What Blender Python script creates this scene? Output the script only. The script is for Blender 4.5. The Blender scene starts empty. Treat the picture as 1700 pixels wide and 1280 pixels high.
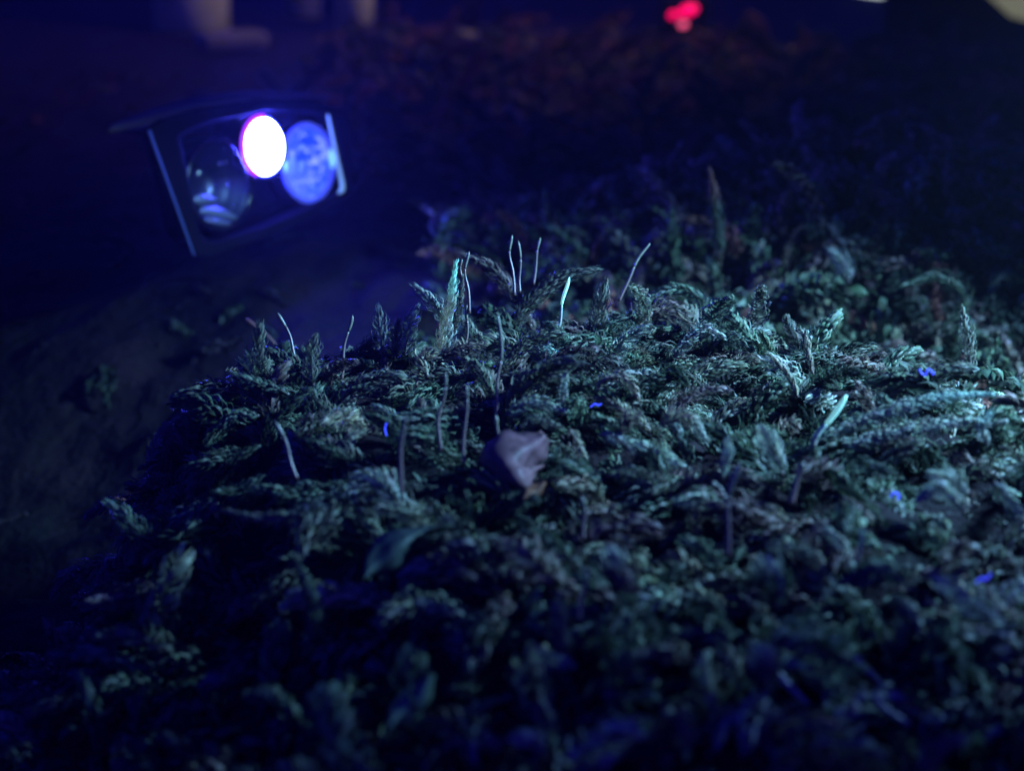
import bpy, bmesh, math, random
import numpy as np
from mathutils import Vector, Matrix

random.seed(11)
RNG = np.random.default_rng(11)
S = bpy.context.scene
COL = S.collection

# ------------------------------------------------------------------ camera
PITCH = math.radians(20.0)
CAM_H = 0.086
LENS_PX = 50.0 / 36.0 * 1700.0
cam_data = bpy.data.cameras.new('camera')
cam_data.lens = 50.0
cam_data.sensor_width = 36.0
cam_data.clip_start = 0.005
cam_data.clip_end = 200.0
cam_data.dof.use_dof = True
cam_data.dof.focus_distance = 0.262
cam_data.dof.aperture_fstop = 15.0
cam = bpy.data.objects.new('camera', cam_data)
COL.objects.link(cam)
cam.location = (0.0, 0.0, CAM_H)
cam.rotation_euler = (math.pi / 2 - PITCH, 0.0, 0.0)
S.camera = cam

# ------------------------------------------------------------------ night sky
world = bpy.data.worlds.new('World')
S.world = world
world.use_nodes = True
wn, wl = world.node_tree.nodes, world.node_tree.links
wn.clear()
sky = wn.new('ShaderNodeTexSky')
sky.sky_type = 'NISHITA'
sky.sun_disc = False
sky.sun_elevation = math.radians(4.0)
sky.sun_rotation = math.radians(140.0)
tint = wn.new('ShaderNodeMixRGB')
tint.blend_type = 'MULTIPLY'
tint.inputs['Fac'].default_value = 1.0
tint.inputs['Color2'].default_value = (0.055, 0.055, 2.5, 1)
bg = wn.new('ShaderNodeBackground')
bg.inputs['Strength'].default_value = 0.15
wo = wn.new('ShaderNodeOutputWorld')
wl.new(sky.outputs['Color'], tint.inputs['Color1'])
wl.new(tint.outputs['Color'], bg.inputs['Color'])
wl.new(bg.outputs['Background'], wo.inputs['Surface'])

# ------------------------------------------------------------------ torch held beside the moss, out of frame to the right
torch_data = bpy.data.lights.new('torch_beam', 'SPOT')
torch_data.energy = 15.5
torch_data.color = (0.25, 0.59, 1.0)
torch_data.spot_size = math.radians(74)
torch_data.spot_blend = 1.0
torch_data.shadow_soft_size = 0.010
torch = bpy.data.objects.new('torch_beam', torch_data)
COL.objects.link(torch)
torch.location = (0.200, 0.235, 0.116)
_aim = Vector((0.090, 0.256, 0.0)) - torch.location
torch.rotation_euler = _aim.to_track_quat('-Z', 'Y').to_euler()

# ------------------------------------------------------------------ exposure, engine
S.view_settings.view_transform = 'Standard'
S.view_settings.look = 'None'
S.view_settings.exposure = 0.0
S.view_settings.gamma = 1.0
S.view_settings.use_curve_mapping = False
S.render.engine = 'CYCLES'
S.cycles.use_denoising = True
S.cycles.max_bounces = 5
S.cycles.diffuse_bounces = 2
S.cycles.glossy_bounces = 3
S.cycles.transmission_bounces = 4
S.cycles.transparent_max_bounces = 6
S.cycles.volume_bounces = 0
S.cycles.sample_clamp_indirect = 2.0

# ------------------------------------------------------------------ helpers
FWD = np.array([0.0, math.cos(PITCH), -math.sin(PITCH)])
UPV = np.array([0.0, math.sin(PITCH), math.cos(PITCH)])
RGT = np.array([1.0, 0.0, 0.0])
CAMP = np.array([0.0, 0.0, CAM_H])


def ray(px, py):
    return FWD + RGT * ((px - 850.0) / LENS_PX) + UPV * ((640.0 - py) / LENS_PX)


def at(px, py, d):
    return CAMP + ray(px, py) * d


def smooth(a, b, x):
    t = np.clip((x - a) / (b - a), 0, 1)
    return t * t * (3 - 2 * t)


_w = [(RNG.uniform(-1, 1, 2), RNG.uniform(0, 6.28)) for _ in range(40)]


def wobble(x, y, scale, k0=0, n=8):
    out = 0
    for (d, p) in _w[k0:k0 + n]:
        q = d / (np.hypot(*d) + 1e-6) * (0.6 + abs(d[0]))
        out = out + np.sin((x * q[0] + y * q[1]) / scale * 6.28 + p)
    return out / n ** 0.5


def height(x, y):
    x = np.asarray(x, float)
    y = np.asarray(y, float)
    # near cushion: crest at about y = .26, falls away behind and to the left
    yc = 0.262 + 0.014 * np.sin(x * 28 + 0.6) - 0.026 * smooth(0.03, 0.09, x)
    near = (1 - smooth(yc - 0.006, yc + 0.030, y)) * smooth(-0.088, -0.047, x)
    z = -0.036 - 0.050 * np.exp(-(((x + 0.16) / 0.11) ** 2 + ((y - 0.25) / 0.13) ** 2)) * (1 - near) + 0.034 * near
    z = z - 0.012 * near * smooth(0.22, 0.10, y) - 0.020 * near * smooth(0.0, -0.055, x) * smooth(0.245, 0.16, y)
    # second cushion behind to the right
    far = np.exp(-(((x - 0.105) / 0.085) ** 2 + ((y - 0.425) / 0.060) ** 2))
    z = z + 0.036 * far * (1 - near)
    # bank under the lamp
    z = z + 0.012 * np.exp(-(((x + 0.075) / 0.07) ** 2 + ((y - 0.42) / 0.07) ** 2))
    near_cam = np.exp(-((x ** 2 + (y - 0.3) ** 2) / 0.9))
    z = z + near_cam * (0.0022 * wobble(x, y, 0.06) + 0.0011 * wobble(x, y, 0.022, 8))
    z = z + (1 - near_cam) * 0.02 * wobble(x, y, 0.9, 16)
    return z


def ground_depth(px, py):
    r = ray(px, py)
    for d in np.arange(0.10, 3.0, 0.001):
        p = CAMP + r * d
        if p[2] <= float(height(p[0], p[1])):
            return d
    return 3.0


def tag(o, label=None, cat=None, group=None, kind=None):
    if label: o['label'] = label
    if cat: o['category'] = cat
    if group: o['group'] = group
    if kind: o['kind'] = kind
    return o


def empty(name, loc, label=None, cat=None, group=None):
    o = bpy.data.objects.new(name, None)
    o.empty_display_size = 0.005
    COL.objects.link(o)
    o.location = loc
    return tag(o, label, cat, group)


def mesh_obj(name, verts, faces, m, parent=None, cols=None, smooth_shade=True, origin=None):
    """verts are in world space; the object's origin is its parent (or the given origin)."""
    me = bpy.data.meshes.new(name)
    v = np.asarray(verts, float)
    org = np.array(parent.location if parent is not None and origin is None else (origin if origin is not None else (0, 0, 0)))
    if parent is not None and parent.parent is not None and origin is None:
        org = np.array(parent.location) + np.array(parent.parent.location)
    me.from_pydata((v - org).tolist(), [], [list(map(int, f)) for f in faces])
    if cols is not None:
        a = me.color_attributes.new('tint', 'FLOAT_COLOR', 'POINT')
        c = np.ones((len(v), 4), np.float32)
        c[:, :3] = cols
        a.data.foreach_set('color', c.ravel())
    me.polygons.foreach_set('use_smooth', [smooth_shade] * len(me.polygons))
    me.materials.append(m)
    o = bpy.data.objects.new(name, me)
    COL.objects.link(o)
    if parent is not None:
        o.parent = parent
    else:
        o.location = org
    return o


def spline(pts, n):
    P = np.asarray(pts, float)
    if len(P) == 2:
        t = np.linspace(0, 1, n)[:, None]
        return P[0] * (1 - t) + P[1] * t
    Q = np.vstack([2 * P[0] - P[1], P, 2 * P[-1] - P[-2]])
    out = []
    m = len(P) - 1
    for s in np.linspace(0, m, n):
        i = min(int(s), m - 1)
        t = s - i
        a, b, c, d = Q[i], Q[i + 1], Q[i + 2], Q[i + 3]
        out.append(0.5 * ((2 * b) + (c - a) * t + (2 * a - 5 * b + 4 * c - d) * t * t + (3 * b - a - 3 * c + d) * t ** 3))
    return np.array(out)


def tangents(P):
    T = np.gradient(P, axis=0)
    return T / (np.linalg.norm(T, axis=1, keepdims=True) + 1e-12)


def frames(P):
    T = tangents(P)
    ref = np.array([0.31, -0.9, 0.25])
    A = np.cross(T, ref)
    A /= np.linalg.norm(A, axis=1, keepdims=True) + 1e-12
    B = np.cross(T, A)
    return T, A, B


def tube(P, R, k=7, cap=True):
    P = np.asarray(P)
    R = np.broadcast_to(np.asarray(R, float), (len(P),))
    T, A, B = frames(P)
    ang = np.linspace(0, 2 * math.pi, k, endpoint=False)
    V = (P[:, None] + R[:, None, None] * (A[:, None] * np.cos(ang)[None, :, None] + B[:, None] * np.sin(ang)[None, :, None])).reshape(-1, 3)
    F = []
    for i in range(len(P) - 1):
        for j in range(k):
            a, b = i * k + j, i * k + (j + 1) % k
            F.append((a, b, b + k, a + k))
    if cap:
        F.append(tuple(range(k))[::-1])
        F.append(tuple((len(P) - 1) * k + j for j in range(k)))
    return V, F


# ------------------------------------------------------------------ materials
def mat(name):
    m = bpy.data.materials.new(name)
    m.use_nodes = True
    return m, m.node_tree.nodes, m.node_tree.links, m.node_tree.nodes['Principled BSDF']


def plain(name, col, rough=0.5, metal=0.0, spec=0.5, grain=0.0, scale=300.0, bump=0.0, coat=0.0):
    m, n, l, b = mat(name)
    b.inputs['Base Color'].default_value = (*col, 1)
    b.inputs['Roughness'].default_value = rough
    b.inputs['Metallic'].default_value = metal
    b.inputs['Specular IOR Level'].default_value = spec
    b.inputs['Coat Weight'].default_value = coat
    tc = n.new('ShaderNodeTexCoord')
    nz = n.new('ShaderNodeTexNoise')
    nz.inputs['Scale'].default_value = scale
    nz.inputs['Detail'].default_value = 5
    l.new(tc.outputs['Object'], nz.inputs['Vector'])
    if grain:
        mx = n.new('ShaderNodeMixRGB')
        mx.inputs['Color1'].default_value = tuple(c * (1 - grain) for c in col) + (1,)
        mx.inputs['Color2'].default_value = tuple(min(1, c * (1 + grain)) for c in col) + (1,)
        l.new(nz.outputs['Fac'], mx.inputs['Fac'])
        l.new(mx.outputs['Color'], b.inputs['Base Color'])
    if bump:
        bp = n.new('ShaderNodeBump')
        bp.inputs['Strength'].default_value = bump
        bp.inputs['Distance'].default_value = 0.0005
        l.new(nz.outputs['Fac'], bp.inputs['Height'])
        l.new(bp.outputs['Normal'], b.inputs['Normal'])
    return m


def tinted(name, rough=0.5, trans=0.3, scale=900.0, vary=0.35, spec=0.12, fluor=0.0):
    """plant tissue: base colour from the 'tint' attribute with fine mottling, some light passing through"""
    m, n, l, b = mat(name)
    at_ = n.new('ShaderNodeAttribute')
    at_.attribute_name = 'tint'
    tc = n.new('ShaderNodeTexCoord')
    nz = n.new('ShaderNodeTexNoise')
    nz.inputs['Scale'].default_value = scale
    nz.inputs['Detail'].default_value = 4
    l.new(tc.outputs['Object'], nz.inputs['Vector'])
    mr = n.new('ShaderNodeMapRange')
    mr.inputs['From Min'].default_value = 0.3
    mr.inputs['From Max'].default_value = 0.7
    mr.inputs['To Min'].default_value = 1 - vary
    mr.inputs['To Max'].default_value = 1 + vary
    l.new(nz.outputs['Fac'], mr.inputs['Value'])
    vm = n.new('ShaderNodeVectorMath')
    vm.operation = 'SCALE'
    l.new(at_.outputs['Color'], vm.inputs[0])
    l.new(mr.outputs['Result'], vm.inputs['Scale'])
    l.new(vm.outputs['Vector'], b.inputs['Base Color'])
    b.inputs['Roughness'].default_value = rough
    b.inputs['Specular IOR Level'].default_value = spec
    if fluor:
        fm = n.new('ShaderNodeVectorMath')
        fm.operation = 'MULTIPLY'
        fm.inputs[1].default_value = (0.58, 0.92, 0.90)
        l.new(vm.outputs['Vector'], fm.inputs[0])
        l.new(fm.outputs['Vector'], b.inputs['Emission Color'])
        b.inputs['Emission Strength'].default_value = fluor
    tr = n.new('ShaderNodeBsdfTranslucent')
    l.new(vm.outputs['Vector'], tr.inputs['Color'])
    mx = n.new('ShaderNodeMixShader')
    mx.inputs['Fac'].default_value = trans
    l.new(b.outputs['BSDF'], mx.inputs[1])
    l.new(tr.outputs['BSDF'], mx.inputs[2])
    l.new(mx.outputs['Shader'], n['Material Output'].inputs['Surface'])
    return m


def glow(name, col, strength, noise=None):
    m, n, l, b = mat(name)
    b.inputs['Base Color'].default_value = (*[min(1, c) for c in col], 1)
    b.inputs['Emission Color'].default_value = (*col, 1)
    b.inputs['Emission Strength'].default_value = strength
    if noise:
        sc, c1, c2, c3 = noise
        tc = n.new('ShaderNodeTexCoord')
        vo = n.new('ShaderNodeTexNoise')
        vo.inputs['Scale'].default_value = sc
        vo.inputs['Detail'].default_value = 3
        vo.inputs['Distortion'].default_value = 1.2
        l.new(tc.outputs['Object'], vo.inputs['Vector'])
        rp = n.new('ShaderNodeValToRGB')
        rp.color_ramp.elements[0].position = 0.41
        rp.color_ramp.elements[0].color = (*c1, 1)
        rp.color_ramp.elements[1].position = 0.66
        rp.color_ramp.elements[1].color = (*c3, 1)
        e = rp.color_ramp.elements.new(0.52)
        e.color = (*c2, 1)
        l.new(vo.outputs['Fac'], rp.inputs['Fac'])
        l.new(rp.outputs['Color'], b.inputs['Emission Color'])
    return m


def clear_cover(name, tintc=(1, 1, 1), refl=0.12):
    m, n, l, b = mat(name)
    tr = n.new('ShaderNodeBsdfTransparent')
    tr.inputs['Color'].default_value = (*tintc, 1)
    gl = n.new('ShaderNodeBsdfGlossy')
    gl.inputs['Roughness'].default_value = 0.06
    lw = n.new('ShaderNodeLayerWeight')
    lw.inputs['Blend'].default_value = refl
    mx = n.new('ShaderNodeMixShader')
    l.new(lw.outputs['Fresnel'], mx.inputs['Fac'])
    l.new(tr.outputs['BSDF'], mx.inputs[1])
    l.new(gl.outputs['BSDF'], mx.inputs[2])
    l.new(mx.outputs['Shader'], n['Material Output'].inputs['Surface'])
    return m


M_LEAF = tinted('moss_leaf', 0.45, 0.28)
M_STALK = tinted('moss_stalk', 0.35, 0.10, 1500, 0.2, 0.5)
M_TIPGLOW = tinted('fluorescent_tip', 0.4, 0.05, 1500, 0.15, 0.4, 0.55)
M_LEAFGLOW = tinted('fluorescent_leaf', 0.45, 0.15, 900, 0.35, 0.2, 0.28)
M_DRY = tinted('dry_leaf', 0.5, 0.35, 400, 0.4)
M_BLACK = plain('black_plastic', (0.004, 0.003, 0.006), 0.6, 0, 0.05, 0.4, 900, 0.05)
M_GLOSS = plain('glossy_black', (0.010, 0.008, 0.016), 0.16, 0, 0.5)
M_CHROME = plain('chrome', (0.55, 0.57, 0.60), 0.22, 1.0)
M_BOWL = plain('dark_reflector', (0.10, 0.11, 0.14), 0.28, 0.9, 0.5, 0.3, 500)
M_PALE = plain('pale_trim', (0.55, 0.62, 0.66), 0.3, 0.3, 0.6)
M_BAND = plain('pale_reflection', (0.42, 0.45, 0.48), 0.38, 0.7, 0.5, 0.3, 260)
M_STRAP = plain('woven_strap', (0.13, 0.085, 0.055), 0.8, 0, 0.2, 0.3, 1800, 0.4)
M_LED = glow('lit_led', (0.045, 0.050, 1.0), 420.0)
M_FRINGE = glow('violet_fringe', (0.48, 0.04, 1.0), 1.5)
M_BLUE = glow('blue_glow', (0.06, 0.12, 0.8), 0.85, (430.0, (0.006, 0.045, 0.36), (0.05, 0.14, 0.72), (0.42, 0.55, 1.0)))
M_BLUE2 = glow('blue_pale_glow', (0.10, 0.20, 0.85), 0.9)
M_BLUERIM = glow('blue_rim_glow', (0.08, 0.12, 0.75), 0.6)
M_STRIP = glow('pale_edge_highlight', (0.22, 0.42, 0.38), 0.7)
M_STRIPD = glow('dim_edge_highlight', (0.04, 0.07, 0.20), 0.16)
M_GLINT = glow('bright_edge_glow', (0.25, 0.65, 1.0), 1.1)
M_CLEAR = clear_cover('clear_cover', (1, 1, 1), 0.14)
M_FIBRE = glow('fluorescent_fibre', (0.06, 0.09, 1.0), 1.0)
M_RED = glow('red_glow', (1.0, 0.0, 0.10), 1.5)
M_REDP = glow('pink_reflection', (1.0, 0.10, 0.22), 1.4)
M_WHITE = glow('white_lens', (0.8, 0.9, 0.75), 1.2)
M_WARM = glow('warm_lens', (0.30, 0.30, 0.16), 0.5)
M_POST = plain('weathered_wood', (0.42, 0.43, 0.20), 0.8, 0, 0.2, 0.5, 30, 0.3)
M_KERB = plain('pale_kerb', (0.15, 0.14, 0.09), 0.85, 0, 0.2, 0.4, 40, 0.3)


# soil
def soil_mat():
    m, n, l, b = mat('damp_soil')
    tc = n.new('ShaderNodeTexCoord')
    nz = n.new('ShaderNodeTexNoise')
    nz.inputs['Scale'].default_value = 28
    nz.inputs['Detail'].default_value = 9
    nz.inputs['Roughness'].default_value = 0.65
    l.new(tc.outputs['Object'], nz.inputs['Vector'])
    rp = n.new('ShaderNodeValToRGB')
    for p, c in ((0.30, (0.004, 0.005, 0.006)), (0.5, (0.006, 0.0055, 0.008)), (0.72, (0.020, 0.011, 0.014))):
        if p == 0.30:
            e = rp.color_ramp.elements[0]
        elif p == 0.72:
            e = rp.color_ramp.elements[1]
        else:
            e = rp.color_ramp.elements.new(p)
        e.position = p
        e.color = (*c, 1)
    l.new(nz.outputs['Fac'], rp.inputs['Fac'])
    l.new(rp.outputs['Color'], b.inputs['Base Color'])
    b.inputs['Roughness'].default_value = 0.9
    b.inputs['Specular IOR Level'].default_value = 0.08
    n2 = n.new('ShaderNodeTexNoise')
    n2.inputs['Scale'].default_value = 160
    n2.inputs['Detail'].default_value = 8
    l.new(tc.outputs['Object'], n2.inputs['Vector'])
    bp = n.new('ShaderNodeBump')
    bp.inputs['Strength'].default_value = 0.8
    bp.inputs['Distance'].default_value = 0.004
    l.new(n2.outputs['Fac'], bp.inputs['Height'])
    l.new(bp.outputs['Normal'], b.inputs['Normal'])
    return m


# ------------------------------------------------------------------ ground sheet
NG = 340
u = np.linspace(-1, 1, NG)
gx = 12.0 * np.sinh(6.5 * u) / np.sinh(6.5)
gy = gx + 0.30
GX, GY = np.meshgrid(gx, gy)
GZ = height(GX, GY)
gv = np.stack([GX, GY, GZ], -1).reshape(-1, 3)
ii, jj = np.meshgrid(np.arange(NG - 1), np.arange(NG - 1), indexing='ij')
a = (ii * NG + jj).ravel()
gf = np.stack([a, a + 1, a + NG + 1, a + NG], 1)
tag(mesh_obj('ground', gv, gf, soil_mat()), 'dark damp soil under the moss and out to the lamps', None, None, 'structure')

# ------------------------------------------------------------------ night haze
hz = bpy.data.materials.new('night_haze')
hz.use_nodes = True
hn, hl = hz.node_tree.nodes, hz.node_tree.links
hn.clear()
pv = hn.new('ShaderNodeVolumePrincipled')
pv.inputs['Color'].default_value = (0.85, 0.88, 1.0, 1)
pv.inputs['Density'].default_value = 0.055
pv.inputs['Anisotropy'].default_value = 0.7
ho = hn.new('ShaderNodeOutputMaterial')
hl.new(pv.outputs['Volume'], ho.inputs['Volume'])
x0, x1, y0, y1, z0, z1 = -12.4, 12.4, -12.4, 13.0, -1.15, 0.62
hv = [(x0, y0, z0), (x1, y0, z0), (x1, y1, z0), (x0, y1, z0), (x0, y0, z1), (x1, y0, z1), (x1, y1, z1), (x0, y1, z1)]
hf = [(0, 3, 2, 1), (4, 5, 6, 7), (0, 1, 5, 4), (1, 2, 6, 5), (2, 3, 7, 6), (3, 0, 4, 7)]
tag(mesh_obj('haze', hv, hf, hz, smooth_shade=False), 'thin night haze glowing blue around the lamp', None, None, 'stuff')

# ------------------------------------------------------------------ moss
PAL = {
    'green': (0.085, 0.110, 0.075), 'olive': (0.125, 0.128, 0.092), 'pale': (0.260, 0.280, 0.220), 'brown': (0.130, 0.098, 0.082),
    'straw': (0.250, 0.215, 0.150), 'cyan': (0.30, 0.62, 0.46), 'litter': (0.022, 0.017, 0.020), 'mint': (0.30, 0.42, 0.33), 'dark': (0.045, 0.060, 0.038), 'rust': (0.150, 0.065, 0.050),
}


def leafy(P, radius, leaf_w, per_mm, col, col_tip=None, spread=0.9, curl=0.6, droop=(0, 0, -1), rng=RNG, tipped=0.5, base=0.9, side=0.0):
    """overlapping curved leaves round a stem path P; returns verts, faces, colours"""
    seg = np.linalg.norm(np.diff(P, axis=0), axis=1)
    L = seg.sum()
    n = max(14, int(L * 1000 * per_mm))
    s = (np.arange(n) + rng.uniform(-0.3, 0.3, n)) / n
    s = np.clip(s, 0, 1)
    cum = np.concatenate([[0], np.cumsum(seg)]) / L
    C = np.stack([np.interp(s, cum, P[:, k]) for k in range(3)], 1)
    T0, A0, B0 = frames(P)
    T = np.stack([np.interp(s, cum, T0[:, k]) for k in range(3)], 1)
    A = np.stack([np.interp(s, cum, A0[:, k]) for k in range(3)], 1)
    B = np.stack([np.interp(s, cum, B0[:, k]) for k in range(3)], 1)
    ang = np.arange(n) * 2.39996 + rng.uniform(-0.4, 0.4, n)
    Rd = A * np.cos(ang)[:, None] + B * np.sin(ang)[:, None]
    prof = base + (1 - base) * np.sin(np.clip(s, 0, 1) * math.pi)
    prof = prof * (1 - smooth(1 - 0.45, 1.0, s) * tipped)
    ln = radius * 1.45 * prof * rng.uniform(0.75, 1.2, n)
    sp = spread * (1 - 0.5 * smooth(0.6, 1.0, s)) * rng.uniform(0.75, 1.2, n)
    D = T * np.cos(sp)[:, None] + Rd * np.sin(sp)[:, None]
    W = np.cross(D, Rd)
    W /= np.linalg.norm(W, axis=1, keepdims=True) + 1e-9
    N = np.cross(W, D)
    w = leaf_w * rng.uniform(0.7, 1.2, n) * (0.6 + 0.4 * prof)
    dr = np.asarray(droop, float)
    cu = curl * rng.uniform(0.5, 1.3, n)
    b0 = C
    mid = C + D * (ln * 0.5)[:, None]
    D2 = D + dr[None] * (0.45 * cu)[:, None] + T * 0.5 - Rd * (0.25 + 0.35 * cu)[:, None]
    D2 /= np.linalg.norm(D2, axis=1, keepdims=True)
    m2 = mid + D2 * (ln * 0.30)[:, None]
    D3 = D2 + dr[None] * (0.7 * cu)[:, None] + T * 0.5 - Rd * (0.65 + 0.5 * cu)[:, None]
    D3 /= np.linalg.norm(D3, axis=1, keepdims=True)
    tip = m2 + D3 * (ln * 0.34)[:, None]
    ww = W * w[:, None]
    V = np.stack([b0 - ww * 0.35, b0 + ww * 0.35, mid - ww * 0.5 - N * (w * .15)[:, None], mid + ww * 0.5 - N * (w * .15)[:, None], m2 - ww * 0.3, m2 + ww * 0.3, tip], 1).reshape(-1, 3)
    o = np.arange(n) * 7
    Q = np.stack([np.stack([o, o + 1, o + 3, o + 2], 1), np.stack([o + 2, o + 3, o + 5, o + 4], 1)], 1).reshape(-1, 4)
    Tt = np.stack([o + 4, o + 5, o + 6], 1)
    c0 = np.asarray(col)[None] * rng.uniform(0.65, 1.35, (n, 1)) * (1 + rng.uniform(-0.12, 0.12, (n, 3)))
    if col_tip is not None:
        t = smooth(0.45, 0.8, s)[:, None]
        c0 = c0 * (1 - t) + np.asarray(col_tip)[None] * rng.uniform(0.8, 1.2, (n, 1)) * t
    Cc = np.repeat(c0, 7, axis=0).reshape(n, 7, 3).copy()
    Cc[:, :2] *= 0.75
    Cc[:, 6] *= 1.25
    return V, Q, Tt, Cc.reshape(-1, 3)


def flat_mesh(name, V, Q, T, C, m):
    """fast mesh of quads and triangles"""
    me = bpy.data.meshes.new(name)
    nq, nt = len(Q), len(T)
    me.vertices.add(len(V))
    me.vertices.foreach_set('co', np.asarray(V, np.float32).ravel())
    loops = np.concatenate([Q.ravel(), T.ravel()]).astype(np.int32)
    me.loops.add(len(loops))
    me.loops.foreach_set('vertex_index', loops)
    me.polygons.add(nq + nt)
    st = np.concatenate([np.arange(nq) * 4, nq * 4 + np.arange(nt) * 3]).astype(np.int32)
    me.polygons.foreach_set('loop_start', st)
    me.polygons.foreach_set('use_smooth', np.ones(nq + nt, bool))
    me.update(calc_edges=True)
    a_ = me.color_attributes.new('tint', 'FLOAT_COLOR', 'POINT')
    c = np.ones((len(V), 4), np.float32)
    c[:, :3] = C
    a_.data.foreach_set('color', c.ravel())
    me.materials.append(m)
    return me


# carpet: prototypes that arch over, scattered by the thousand into one ground cover
PROTO = []
for k in range(28):
    L = RNG.uniform(0.008, 0.016)
    low = k >= 16
    per = RNG.uniform(3.2, 3.8) if k >= 22 else RNG.uniform(5.0, 6.0)
    bend = RNG.uniform(0.8, 2.8)
    t = np.linspace(0, 1, 12)
    th = 0.15 + bend * t ** 1.2
    x = np.cumsum(np.sin(th)) / 12 * L
    z = np.cumsum(np.cos(th)) / 12 * L
    y = np.sin(t * RNG.uniform(2, 5)) * 0.0012
    P = np.stack([x, y, z], 1)
    V, Q, T, C = leafy(P, RNG.uniform(0.0018, 0.0027), (0.0013 if k >= 22 else 0.00095) * RNG.uniform(0.9, 1.15) if low else RNG.uniform(0.00040, 0.0006), per if low else RNG.uniform(11.5, 14.0), (1, 1, 1), spread=RNG.uniform(0.9, 1.3), curl=RNG.uniform(0.2, 1.0), tipped=0.12)
    PROTO.append((V, Q, T, C))


def carpet(name, label, pts, tints, scales, lean, seed, near=True):
    rng = np.random.default_rng(seed)
    VV, QQ, TT, CC = [], [], [], []
    off = 0
    for p, tc_, sc, ln in zip(pts, tints, scales, lean):
        V, Q, T, C = PROTO[rng.integers(22, 28) if not near else rng.integers(16, 22) if sc < 0.72 or p[1] < 0.180 or not in_view(p, 0) else rng.integers(16)]
        az = rng.uniform(0, 6.283)
        tilt = rng.normal(0, 0.45) + ln
        R = Matrix.Rotation(az, 3, 'Z') @ Matrix.Rotation(tilt, 3, 'Y') @ Matrix.Rotation(rng.normal(0, 0.3), 3, 'X')
        W = (V * sc) @ np.array(R).T + p
        VV.append(W); QQ.append(Q + off); TT.append(T + off)
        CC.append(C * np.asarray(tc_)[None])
        off += len(V)
    me = flat_mesh(name, np.concatenate(VV), np.concatenate(QQ), np.concatenate(TT), np.concatenate(CC), M_LEAF)
    o = bpy.data.objects.new(name, me)
    COL.objects.link(o)
    print(name, len(pts), 'shoots', sum(2 * len(a_) for a_ in QQ) + sum(len(a_) for a_ in TT), 'tris')
    return tag(o, label, None, None, 'stuff')


def in_view(p, margin=240):
    q = p - CAMP
    d = q @ FWD
    px = 850 + LENS_PX * (q @ RGT) / d
    py = 640 - LENS_PX * (q @ UPV) / d
    return (d > 0.03) & (px > -margin) & (px < 1700 + margin) & (py > -margin) & (py < 1280 + margin * 1.5)


def pick(n, lo, hi, palette, weights, test, sc, seed, lean):
    rng = np.random.default_rng(seed)
    x = rng.uniform(lo[0], hi[0], n)
    y = rng.uniform(lo[1], hi[1], n)
    z = height(x, y) - 0.003
    p = np.stack([x, y, z], 1)
    keep = in_view(p) & test(x, y, rng)
    p = p[keep]
    m = len(p)
    patch = wobble(p[:, 0], p[:, 1], 0.035, 20)
    names = list(palette)
    tints = []
    for k in range(m):
        i = rng.choice(len(names), p=weights)
        c = np.array(PAL[names[i]]) * rng.uniform(0.7, 1.3)
        c = c * (1 + 0.25 * patch[k] * np.array([0.8, 1.0, 0.6]))
        tints.append(np.clip(c, 0.01, 0.6))
    return p, tints, sc * np.clip(rng.lognormal(-0.02, 0.24, m), 0.8 if sc > 0.7 else 0.5, 1.6 if sc > 0.7 else 1.3), np.full(m, lean)


def near_mask(x, y):
    yc = 0.262 + 0.014 * np.sin(x * 28 + 0.6) - 0.026 * smooth(0.03, 0.09, x)
    return (1 - smooth(yc - 0.002, yc + 0.018, y)) * smooth(-0.150, -0.070, x)


p, t, s, l = pick(7600, (-0.15, 0.110), (0.15, 0.34), ('green', 'olive', 'pale', 'brown', 'straw', 'dark'), (0.30, 0.25, 0.08, 0.15, 0.07, 0.15),
                  lambda x, y, r: r.uniform(0, 1, len(x)) < near_mask(x, y), 0.9, 5, 0.55)
print('near shoots', len(p))
q = pick(8500, (-0.15, 0.110), (0.15, 0.34), ('green', 'brown', 'dark'), (0.4, 0.25, 0.35),
         lambda x, y, r: r.uniform(0, 1, len(x)) < near_mask(x, y), 0.52, 15, 1.0)
p, t, s, l = np.concatenate([p, q[0]]), t + q[1], np.concatenate([s, q[2]]), np.concatenate([l, q[3]])
print(len(p))
carpet('moss_carpet', 'matted feathery moss covering the near mound', p, t, s, l, 7)
p, t, s, l = pick(3600, (-0.02, 0.29), (0.26, 0.56), ('green', 'brown', 'rust', 'dark', 'olive'), (0.22, 0.22, 0.10, 0.34, 0.12),
                  lambda x, y, r: (r.uniform(0, 1, len(x)) > near_mask(x, y)) & (r.uniform(0, 1, len(x)) < 0.5 + np.exp(-(((x - 0.105) / 0.09) ** 2 + ((y - 0.425) / 0.075) ** 2))), 1.25, 6, 0.2)
print('far shoots', len(p))
carpet('moss_bank', 'dim reddish moss on the bank behind the near mound', p, t, s, l, 8, False)
p, t, s, l = pick(2400, (-0.36, 0.25), (0.10, 0.90), ('litter', 'dark', 'rust'), (0.75, 0.15, 0.10),
                  lambda x, y, r: (near_mask(x, y) < 0.1), 0.9, 9, 1.3)
q = pick(1500, (-0.12, 0.55), (0.48, 1.05), ('litter', 'rust', 'dark', 'brown'), (0.35, 0.3, 0.2, 0.15),
         lambda x, y, r: (x > -0.02) | (y > 0.6), 1.9, 19, 0.6)
p, t, s, l = np.concatenate([p, q[0]]), t + q[1], np.concatenate([s, q[2]]), np.concatenate([l, q[3]])
carpet('ground_moss', 'sparse dark moss on the low ground round the headlamp', p, t, s, l, 10, False)


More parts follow.
